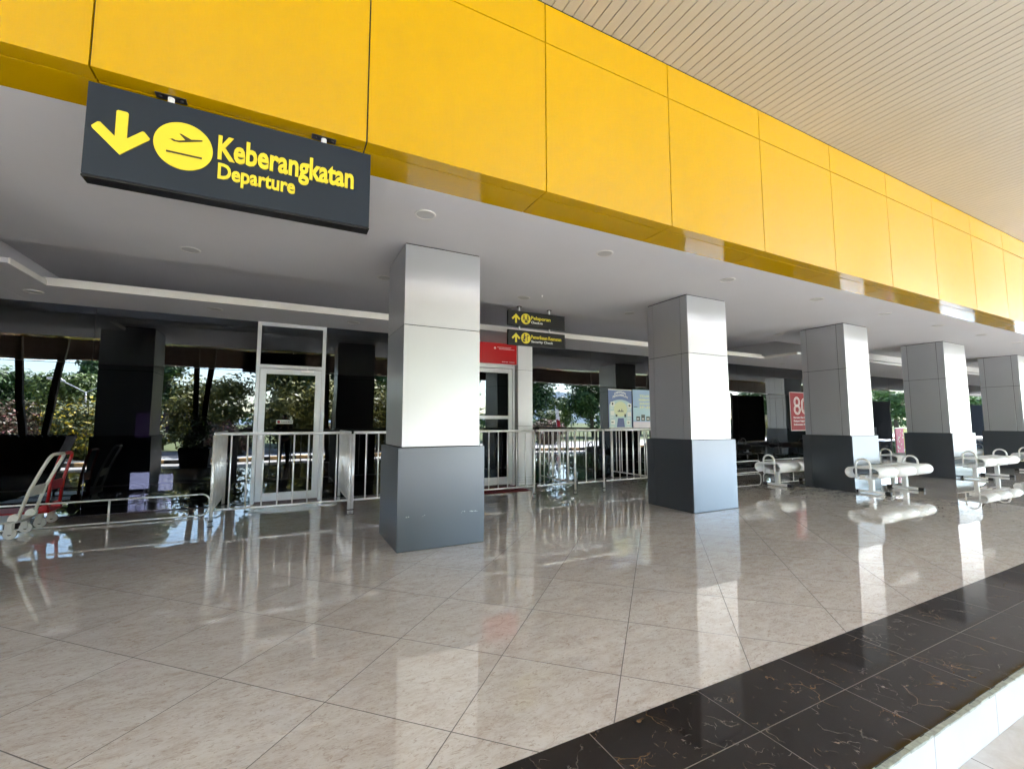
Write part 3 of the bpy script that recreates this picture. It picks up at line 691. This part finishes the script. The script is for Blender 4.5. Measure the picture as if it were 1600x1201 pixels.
# ------------------------------------------------------------------ trolleys
def trolley(loc, mt, label, Wt=.46, L=.78, lean=.17, H=.86):
    r = empty('baggage_trolley', loc, label, 'trolley')
    # local: right end at x=0, width along y 0..Wt
    pts = [(x_, y_) for x_, y_ in ((0, .05), (-.05, 0), (-L+.05, 0), (-L, .05), (-L, Wt-.05), (-L+.05, Wt), (-.05, Wt), (0, Wt-.05))]
    MB().prism(pts, .165, .19, 'xy').build('platform', mt, r)
    e_ = MB(); lp = [(x_*1., y_, .178) for x_, y_ in pts]; e_.tube(lp+[lp[0]], .013, 8, False).build('bumper', 'caster_white' if mt != 'trolley_red' else 'trolley_red', r)
    y0, y1 = .045, Wt-.045; hp = []; rc = .07
    zt = H; f = lambda z_: -.02+lean*((z_-.2)/(H-.2))+.05*max(0, (z_-.55)/(H-.55))
    hp.append((f(.2), y0, .20)); hp.append((f(.5), y0, .5)); hp.append((f(.7), y0, .7))
    for k in range(0, 7): a_ = R(180-15*k); hp.append((f(zt-rc+rc*math.sin(a_)), y0+rc+rc*math.cos(a_), zt-rc+rc*math.sin(a_)))
    for k in range(0, 7): a_ = R(90-15*k); hp.append((f(zt-rc+rc*math.sin(a_)), y1-rc+rc*math.cos(a_), zt-rc+rc*math.sin(a_)))
    hp.append((f(.7), y1, .7)); hp.append((f(.5), y1, .5)); hp.append((f(.2), y1, .20))
    MB().tube(hp, .0165, 12).build('handle', mt, r)
    b = MB(); vs = [b.b.verts.new((f(z_)+dx, y_, z_)) for dx in (-.006, .006) for z_ in (.42, .53) for y_ in (y0+.005, y1-.005)]
    for q in ((0, 1, 3, 2), (4, 6, 7, 5), (0, 4, 5, 1), (2, 3, 7, 6), (0, 2, 6, 4), (1, 5, 7, 3)): b.b.faces.new([vs[i] for i in q])
    b.build('handle_plate', mt, r)
    for y_ in (y0, y1): MB().disc((-.04, y_-.033, .215), .042, .066, 16, 'y').box(-.085, .0, y_-.035, y_+.035, .19, .215, .003).build('hinge', mt, r)
    for cx in (-.08, -L+.1):
        for cy in (.06, Wt-.06):
            w_ = MB().disc((cx+.01, cy-.014, .055), .053, .028, 20, 'y').build('wheel', 'caster_white', r)
            MB().disc((cx+.01, cy-.0155, .055), .018, .031, 16, 'y').build('hub', 'rubber_black', w_)
            MB().box(cx-.025, cx+.03, cy-.03, cy-.021, .05, .164).box(cx-.025, cx+.03, cy+.021, cy+.03, .05, .164).build('fork', 'caster_white', w_)
    return r
t1 = trolley((-2.42, 6.52, 0), 'trolley_grey', 'white-grey folding platform trolley parked nearest, left of the railing', Wt=.44)
t2 = trolley((-2.40, 7.10, 0), 'trolley_red', 'red platform trolley parked between the white one and the glass', Wt=.42, H=.84, lean=.04)

# ------------------------------------------------------------------ benches
def make_bench():
    r = empty('bench', (0, 0, 0), 'x', 'bench', 'white perforated metal benches between the columns')
    # seat: rolled sheet, profile in yz, three modules
    D = .50; ry = .092; zt = .455
    def prof(off):
        pts = []
        rr_ = ry-off
        for k in range(0, 13): a_ = R(-110+ (200)*k/12.); pts.append((D/2-ry+rr_*math.cos(a_), zt-ry+rr_*math.sin(a_)))
        top = [(y_, zt-off-.012*math.cos(y_/(D/2-ry)*math.pi/2)) for y_ in [(D/2-ry)*(1-q/4) for q in range(1, 8)]]
        left = [(-y_, z_) for y_, z_ in pts[::-1]]
        return pts+top+left
    A = prof(0); B = prof(.012)
    for k in range(3):
        M = MB(); x0, x1 = .633*k+.004, .633*(k+1)-.004; b = M.b
        a0 = [b.verts.new((x0, y_, z_)) for y_, z_ in A]; a1 = [b.verts.new((x1, y_, z_)) for y_, z_ in A]
        b0 = [b.verts.new((x0, y_, z_)) for y_, z_ in B]; b1 = [b.verts.new((x1, y_, z_)) for y_, z_ in B]
        n = len(A)
        for i in range(n-1):
            b.faces.new([a0[i], a0[i+1], a1[i+1], a1[i]]).smooth = True; b.faces.new([b0[i], b1[i], b1[i+1], b0[i+1]]).smooth = True
            b.faces.new([a0[i], b0[i], b0[i+1], a0[i+1]]); b.faces.new([a1[i], a1[i+1], b1[i+1], b1[i]])
        for q in (0, n-1): b.faces.new([a0[q], a1[q], b1[q], b0[q]])
        M.build('seat', 'bench_white', r)
    for ax in (.06, 1.70):
        hw = .105; pts = [(ax, -hw, .26), (ax, -hw, zt+.03)]
        pts += [(ax, -hw*math.cos(R(15*k)), zt+.03+hw*math.sin(R(15*k))) for k in range(1, 12)] + [(ax, hw, zt+.03), (ax, hw, .26), (ax, -hw, .26)]
        MB().tube(pts, .0155, 10, False).build('armrest', 'bench_white', r)
    MB().box(.02, 1.88, -.04, .04, .27, .325, .006).build('beam', 'bench_white', r)
    for fx in (.30, 1.45):
        lg = MB().box(fx-.035, fx+.035, -.035, .035, .05, .27, .01).build('leg', 'bench_white', r)
        MB().box(fx-.03, fx+.03, -.19, .19, .012, .052, .008).build('foot_bar', 'bench_white', lg)
        MB().box(fx-.032, fx+.032, -.27, -.19, .002, .056, .008).build('foot_cap', 'rubber_black', lg); MB().box(fx-.032, fx+.032, .19, .27, .002, .056, .008).build('foot_cap', 'rubber_black', lg)
    return r
bp = make_bench()
bl = [(8.58, 4.02, 'white metal bench in front of the third column, nearest front-row bench'), (12.78, 4.02, 'white metal bench in front of the fourth column, second in the front row'),
      (16.0, 4.02, 'white metal bench cut by the right edge of the photo, third in the front row'),
      (8.08, 5.32, 'white metal bench behind the third column, nearest of the rear row'), (12.4, 5.32, 'white metal bench glimpsed between the third and fourth columns'),
      (15.95, 5.32, 'white metal bench in the rear row, only its tip showing past the fourth column')]
for i, (x, y, lb) in enumerate(bl):
    o = bp if i == 0 else copy_tree(bp); o.location = (x, y, 0); o['label'] = lb

# colourful stall banner beyond the glass at the far right
o = empty('banner_stand', (17.6, 7.2, 0), 'small pink and yellow banner stand at the glass between the third and fourth columns', 'banner')
MB().box(0, .5, 0, .02, .1, 1.0).build('pink_panel', cm((.70, .06, .22), 'banner_pink'), o); MB().box(.505, .9, 0, .02, .1, 1.0).build('yellow_panel', cm((.62, .66, .05), 'banner_yellow'), o); MB().box(.905, 1.2, 0, .02, .1, 1.0).build('green_panel', cm((.02, .22, .16), 'banner_green'), o)
MB().box(-.02, 1.22, .021, .04, 0, 1.03).build('frame', 'steel', o)
M = MB(); rr = random.Random(8)
for k in range(26): u, v = rr.uniform(.04, 1.1), rr.uniform(.16, .92); M.box(u, u+rr.uniform(.02, .09), -.003, -.001, v, v+rr.uniform(.02, .06))
M.build('artwork', cm((.75, .72, .70), 'banner_white'), o)
o = empty('interior_lamp', (19.4, 10.5, 2.6), 'small lit round lamp glimpsed inside between the third and fourth columns', 'lamp'); MB().disc((0, 0, -.02), .12, .02).build('diffuser', 'lamp_glow', o); MB().disc((0, 0, 0.0005), .15, .05).build('housing', 'white_aluminium', o)

# ------------------------------------------------------------------ outdoors (seen mirrored in the glass)
def blob_leaves(M, centre, rad, n, size, rnd, squash=1.):
    b = M.b
    for _ in range(n):
        u = Vector((rnd.gauss(0, 1), rnd.gauss(0, 1), rnd.gauss(0, 1))).normalized(); r_ = rnd.random()**.4
        c = Vector(centre)+Vector((u.x*rad*r_, u.y*rad*r_, u.z*rad*r_*squash))
        nrm = (u+Vector((rnd.uniform(-1, 1), rnd.uniform(-1, 1), rnd.uniform(-.3, 1.2)))).normalized()
        t_ = nrm.orthogonal().normalized(); t_.rotate(Matrix.Rotation(rnd.uniform(0, 6.28), 3, nrm)); s_ = nrm.cross(t_)
        a_, w_ = size*rnd.uniform(.6, 1.3), size*rnd.uniform(.25, .5)
        b.faces.new([b.verts.new(c-t_*a_), b.verts.new(c+s_*w_), b.verts.new(c+t_*a_), b.verts.new(c-s_*w_)])
def make_tree(name, H, R0, m, seed, label, cat, group, n=2600, leafs=.16, trunkr=.2, low=.35, slim=1.):
    rnd = random.Random(seed); r = empty(name, (0, 0, -.4), label, cat, group)
    T = MB(); T.tube([(0, 0, 0), (rnd.uniform(-.1, .1), 0, H*.25), (rnd.uniform(-.2, .2), rnd.uniform(-.2, .2), H*.55), (0, 0, H*.85)], [trunkr, trunkr*.8, trunkr*.5, trunkr*.12], 8)
    L = MB(); nb = 34
    for k in range(nb):
        z_ = H*(low+(1-low)*(k+.5)/nb*.93); fr_ = math.sin(math.pi*min(1, .18+.82*(1-(z_/H-low)/(1-low)) ))**.6 if slim == 1. else (1-(z_/H-low)/(1-low))**.7
        rr_ = R0*max(.15, fr_)*rnd.uniform(.35, .95)*slim; a_ = rnd.uniform(0, 6.28); c = (rr_*math.cos(a_), rr_*math.sin(a_), z_)
        T.tube([(0, 0, z_*.7), (c[0]*.5, c[1]*.5, z_*.88), c], [trunkr*.3, trunkr*.18, .02], 5)
        blob_leaves(L, c, R0*rnd.uniform(.34, .52), int(n*2.3)//nb, leafs*1.25, rnd, .8)
    T.build('trunk', 'bark', r); L.build('crown', m, r); return r
TG = 'trees beyond the drop-off lane'
dark = make_tree('broadleaf_tree', 7.5, 3.0, 'leaf_dark', 1, 'dark green tree', 'tree', TG, 3600, .17)
mid = make_tree('broadleaf_tree', 5.6, 2.2, 'leaf_mid', 2, 'mid tree', 'tree', TG, 3000, .15, .14, .25)
con = make_tree('conifer_tree', 8.5, 1.9, 'leaf_dark', 3, 'conifer', 'tree', TG, 3400, .16, .16, .12, .99)
oli = make_tree('shrub_tree', 3.9, 2.0, 'leaf_olive', 4, 'olive tree', 'tree', TG, 3000, .12, .08, .12)
yel = make_tree('flowering_bush', 2.3, 1.5, 'flower_yellow', 5, 'yellow bush', 'bush', 'flowering bushes behind the kerb', 2600, .08, .04, .1)
pin = make_tree('flowering_bush', 2.0, 1.5, 'flower_pink', 6, 'pink bush', 'bush', 'flowering bushes behind the kerb', 2600, .08, .04, .1)
def rx(u, tdist):  # world x,y for a mirrored bearing: u = x per metre of mirrored path, y from path length
    return u*tdist, 2*GY-tdist
# (prototype, lateral slope, path length, scale, label)
sp_ = [(dark, -.44, 40, .66, 'dark leafy tree farthest left behind the planters'), (dark, -.36, 43, .68, 'dark leafy tree behind the left slanted posts'),
       (mid, -.315, 36, .8, 'green tree behind the yellow flowering bush'), (con, -.292, 41, .95, 'tall narrow conifer behind the twin lamp'), (con, -.195, 33, .75, 'tall narrow conifer right of the twin lamp'),
       (mid, -.16, 52, .9, 'distant green tree in the gap left of the single door'), (oli, -.128, 31, 1.05, 'olive-yellow small tree left of the single door'),
       (dark, .035, 31, 1.15, 'broad dark tree mirrored beside the single door frame'), (oli, .03, 27, 1.0, 'olive-yellow small tree mirrored in the single door'), (dark, .06, 38, 1.1, 'dark tree mirrored in the single door'),
       (dark, .19, 34, 1.1, 'dark tree mirrored right of the single door'), (oli, .20, 26, .95, 'olive small tree mirrored beside the nearest column'), (mid, .33, 33, 1.2, 'green tree mirrored in the second door'),
       (dark, .535, 36, 1.05, 'dark tree mirrored right of the pilaster'), (mid, .66, 58, .95, 'far tree below the hill, mirrored right of the pilaster'), (dark, .76, 40, 1.12, 'dark tree mirrored left of the posters'), (dark, .93, 44, 1.2, 'dark tree mirrored behind the posters'),
       (mid, 1.15, 46, 1.2, 'green tree mirrored behind the second column'), (dark, 1.5, 55, 1.3, 'dark tree mirrored left of the 80 poster'), (mid, 1.8, 52, 1.3, 'green tree mirrored behind the third column'), (dark, 2.3, 70, 1.4, 'dark tree mirrored at the far right'),
       (dark, 2.1, 50, 1.2, 'dark tree mirrored between the third and fourth columns'), (dark, 2.45, 52, 1.3, 'dark tree mirrored left of the pink banner'), (mid, 2.8, 50, 1.6, 'green tree mirrored behind the fourth column'),
       (dark, 3.2, 55, 1.5, 'dark tree mirrored right of the fourth column'), (dark, 3.7, 58, 1.7, 'dark tree mirrored left of the fifth column'), (dark, 4.4, 60, 1.9, 'large dark tree mirrored at the right edge'),
       (yel, -.335, 27, 1.1, 'bush with yellow flowers left of the twin lamp'), (yel, -.285, 25, .95, 'bush with yellow flowers below the twin lamp'), (yel, -.24, 27, .8, 'sparse bush with yellow flowers right of the twin lamp'),
       (pin, -.41, 27, 1.15, 'pink flowering bush farthest left'), (pin, -.37, 26, .8, 'reddish flowering bush between the slanted posts'), (pin, -.09, 26, .75, 'reddish bush left of the single door'), (pin, .12, 27, .7, 'reddish bush mirrored by the nearest column'),
       (pin, .62, 28, .8, 'pink bush mirrored by the pilaster'), (pin, .86, 30, .85, 'pink bush mirrored under the posters'), (mid, .62, 31, .45, 'low bright green shrub tree near the flag'),
       (pin, 1.55, 34, 1.1, 'pink flowering bush mirrored left of the 80 poster'), (yel, 1.48, 30, 1.0, 'yellow flowering bush mirrored left of the 80 poster')]
used = set()
for pt, u, td, s_, lb in sp_:
    o = pt if pt.name not in used else copy_tree(pt); used.add(pt.name)
    x, y = rx(u, td); o.location = (x, y, -.4); o.scale = (s_*(1.55 if u < -.34 and pt is dark else 1.), s_*1.1, s_); o.rotation_euler = (0, 0, random.uniform(0, 6.28)); o['label'] = lb
# distant wood
M = MB(); rr = random.Random(12)
for k in range(220):
    x = -70+520*k/220+rr.uniform(-2, 2); y = -62+rr.uniform(-8, 8); h_ = rr.uniform(2.5, 5.)
    blob_leaves(M, (x, y, h_*.5), h_*.75, 90, .5, rr, .8)
stuff(M.build('distant_wood', 'leaf_dark'), 'dark line of far trees beyond the road', 'wood')
# street lamps
def lamp(x, y, z, arms, label):
    r = empty('street_lamp', (x, y, -.4), label, 'street lamp')
    MB().tube([(0, 0, 0), (0, 0, z+.4-.6)], [.06, .04], 8).build('pole', 'lamp_post_paint', r)
    for s_ in arms:
        a_ = MB().tube([(0, 0, z-.25), (s_*.9, 0, z+.25)], .03, 6).build('arm', 'lamp_post_paint', r)
        MB().tube([(s_*.85, 0, z+.26), (s_*1.1, 0, z+.38), (s_*1.6, 0, z+.42)], [.05, .12, .07], 8).build('lamp_head', 'lamp_head', a_)
x, y = rx(-.302, 33); lamp(x, y, 3.6, (-1, 1), 'white twin-armed street lamp before the conifers')
x, y = rx(-.335, 40); lamp(x, y, 4.6, (1,), 'white single-armed street lamp left of the twin lamp')
x, y = rx(.69, 42); lamp(x, y, 3.9, (-1,), 'white single-armed street lamp mirrored right of the pilaster')
x, y = rx(.648, 26); r = empty('flag', (x, y, -.35), 'narrow red and white flag on a leaning pole', 'flag')
MB().tube([(0, 0, 0), (-.25, 0, 2.7)], .02, 6).build('pole', 'lamp_post_paint', r)
MB().prism([(-.06, .9), (.22, .8), (.10, 1.7), (-.14, 1.8)], -.01, .01).build('red_cloth', 'crimson', r); MB().prism([(-.14, 1.81), (.10, 1.71), (.0, 2.4), (-.2, 2.5)], -.01, .01).build('white_cloth', 'sign_white', r)

# planters with slanted canopy posts
def vposts(x, y, tops, z0, label):
    r = empty('slanted_posts', (x, y, z0), label, 'canopy posts')
    for b0, t0 in tops: MB().box(-.001, .001, 0, .001, 0, .001) ; M = MB(); w_ = .07; h_ = CANZ-z0-.003
    for b0, t0 in tops:
        M = MB(); vs = []
        for (xx, zz) in ((b0, 0.), (t0, h_)):
            vs.append([M.b.verts.new((xx+dx, dy, zz)) for dx, dy in ((-.075, -.06), (.075, -.06), (.075, .06), (-.075, .06))])
        for k in range(4): M.b.faces.new([vs[0][k], vs[0][(k+1) % 4], vs[1][(k+1) % 4], vs[1][k]])
        M.b.faces.new(vs[0]); M.b.faces.new(vs[1][::-1]); M.build('post', 'post_dark', r)
    MB().box(-.45, .45, -.2, .2, -.0, .05, .005).build('base_plate', 'dark_steel', r)
def planter(x, y, w, h_, label):
    r = empty('planter', (x, y, -.19), label, 'planter')
    M = MB(); b = M.b; v0 = [b.verts.new((sx*w*.82, sy*.30, 0)) for sx, sy in ((-1, -1), (1, -1), (1, 1), (-1, 1))]; v1 = [b.verts.new((sx*w, sy*.38, h_)) for sx, sy in ((-1, -1), (1, -1), (1, 1), (-1, 1))]
    for k in range(4): b.faces.new([v0[k], v0[(k+1) % 4], v1[(k+1) % 4], v1[k]])
    b.faces.new(v0); b.faces.new(v1[::-1]); M.build('pot', 'pot_black', r)
    M = MB(); n = int(w*2/.16)
    for k in range(n): M.disc((-w+.08+.16*k, .30, h_-.02), .075, .06, 10, 'y').disc((-w+.08+.16*k, -.36, h_-.02), .075, .06, 10, 'y')
    M.build('scalloped_rim', 'pot_black', r)
    return r
planter(-7.1, -1.7, 1.7, 1.02, 'long black planter with scalloped rim under the left slanted posts')
for xc, lb in ((-6.3, 'left pair of slanted dark canopy posts rising behind the long planter'), (-2.45, 'second pair of slanted dark canopy posts left of the single door'), (1.5, 'third pair of slanted dark canopy posts, hidden by the nearest column'), (9.4, 'fourth pair of slanted dark canopy posts'), (17.3, 'fifth pair of slanted dark canopy posts')):
    vposts(xc, -2.1, [(-.22, -.62), (.05, .55)] if xc < -5 else [(-.06, -.22), (.04, .32)], -.19, lb)
pt_ = planter(-2.45, -1.7, .42, .62, 'small black planter pot with a bushy plant left of the single door')
M = MB(); rr = random.Random(31)
for k in range(7): blob_leaves(M, (rr.uniform(-.22, .22), rr.uniform(-.15, .15), .75+.13*k), .26, 90, .07, rr)
M.build('plant', 'leaf_dark', pt_)

# ------------------------------------------------------------------ the photographer, mirrored in the door glass
def skin(name, verts, edges, radii, m, parent, sub=2, root=0):
    me = bpy.data.meshes.new(name); me.from_pydata(verts, edges, []); o = bpy.data.objects.new(name, me); COL.objects.link(o); o.parent = parent
    me.materials.append(MATS[m]); sk = o.modifiers.new('skin', 'SKIN'); sk.use_smooth_shade = True
    for i, r_ in enumerate(radii): me.skin_vertices[0].data[i].radius = (r_, r_) if not isinstance(r_, tuple) else r_
    me.skin_vertices[0].data[root].use_root = True
    sb = o.modifiers.new('sub', 'SUBSURF'); sb.levels = sub; sb.render_levels = sub
    return o
ps = empty('person', (.0, -.32, -.19), 'person in dark shirt and trousers holding up a phone, mirrored in the single glass door', 'person')
v = [(0, 0, .88), (0, .0, 1.02), (0, .0, 1.20), (0, .0, 1.33), (0, .01, 1.40), (0, .03, 1.46), (0, .035, 1.54), (0, .03, 1.60),
     (.09, 0, .84), (.11, .02, .47), (.12, 0, .09), (.12, .12, .035), (-.09, 0, .84), (-.11, .02, .47), (-.12, 0, .09), (-.12, .12, .035),
     (.18, 0, 1.32), (.22, .02, 1.08), (.09, .20, 1.20), (.06, .235, 1.28), (-.18, 0, 1.32), (-.22, .02, 1.08), (-.09, .20, 1.20), (-.06, .235, 1.28)]
ed = [(0, 1), (1, 2), (2, 3), (3, 4), (4, 5), (5, 6), (6, 7), (0, 8), (8, 9), (9, 10), (10, 11), (0, 12), (12, 13), (13, 14), (14, 15), (3, 16), (16, 17), (17, 18), (18, 19), (3, 20), (20, 21), (21, 22), (22, 23)]
ra = [(.15, .11), (.14, .10), (.16, .11), (.15, .09), .055, .06, (.078, .095), (.06, .075), .085, .058, .042, .035, .085, .058, .042, .035, .055, .042, .032, .024, .055, .042, .032, .024]
skin('body', v, ed, ra, 'skin', ps)
skin('shirt', [(0, 0, .86), (0, 0, 1.02), (0, 0, 1.20), (0, 0, 1.34), (.18, 0, 1.32), (.215, .015, 1.13), (-.18, 0, 1.32), (-.215, .015, 1.13)], [(0, 1), (1, 2), (2, 3), (3, 4), (4, 5), (3, 6), (6, 7)],
     [(.175, .13), (.165, .12), (.18, .125), (.16, .10), .07, .062, .07, .062], 'cloth_dark', ps)
skin('trousers', [(0, 0, .92), (.09, 0, .82), (.11, .02, .47), (.12, 0, .11), (-.09, 0, .82), (-.11, .02, .47), (-.12, 0, .11)], [(0, 1), (1, 2), (2, 3), (0, 4), (4, 5), (5, 6)], [(.165, .125), .10, .075, .06, .10, .075, .06], 'trouser', ps)
skin('hair', [(0, .0, 1.50), (0, .0, 1.60), (0, .03, 1.655)], [(0, 1), (1, 2)], [(.075, .07), (.085, .095), (.06, .07)], 'hair', ps)
M = MB()
for s_ in (-1, 1):
    for k in range(4): M.tube([(s_*.05, .235, 1.285+.018*k), (s_*.040, .262, 1.29+.018*k), (s_*.02, .268, 1.292+.018*k)], [.009, .0085, .007], 6)
    M.tube([(s_*.055, .232, 1.285), (s_*.045, .236, 1.33), (s_*.03, .245, 1.35)], [.011, .0095, .008], 6)
M.build('fingers', 'skin', ps)
o = MB().box(-.04, .04, -.004, .004, -.08, .08, .003).build('phone', 'phone', None, (0, -.062, 1.13)); tag(o, 'dark phone held upright by the person', 'phone')
o.location = (0, -.056, 1.125)

# dark panels added on the terrace to black out parts of the mirrored view
for x0, x1, lb in ((23.3, 26.2, 'tall dark panel added on the terrace to black out the reflection right of the second column'), (37.6, 41.7, 'long dark panel added on the terrace to black out the reflection between the third and fourth columns'), (50., 66., 'longest dark panel, added to black out the reflection right of the fourth column')):
    r = empty('mirror_blocker', (x0, -1.9, -.19), lb, 'mirror_blocker')
    MB().box(0, x1-x0, 0, .08, .12, 3.0, .004).build('panel', 'matte_black', r)
    MB().box(-.04, -.001, -.02, .10, 0, 3.1, .003).build('post', 'dark_steel', r); MB().box(x1-x0+.001, x1-x0+.04, -.02, .10, 0, 3.1, .003).build('post', 'dark_steel', r)

# unseen mass added to cut side light at the left end of the forecourt
wg = empty('side_light_block', (-16, -4, -.4), 'unseen building mass added beyond the left end of the porch to block side light', 'building')
def Pw(M, name, m): o = M.build(name, m, wg); o.location = -Vector(wg.location); return o
Pw(MB().box(-20, -13.5, -16, 2.3, -.35, 5.6), 'wall', 'side_block_wall')
Pw(MB().box(-20.2, -13.2, -16.2, 2.5, 5.61, 5.9), 'roof', 'interior_dark')
for k in range(6): Pw(MB().box(-13.499, -13.46, -14.6+2.7*k, -13.0+2.7*k, .8, 2.6, .003), 'window', 'glass_lower')
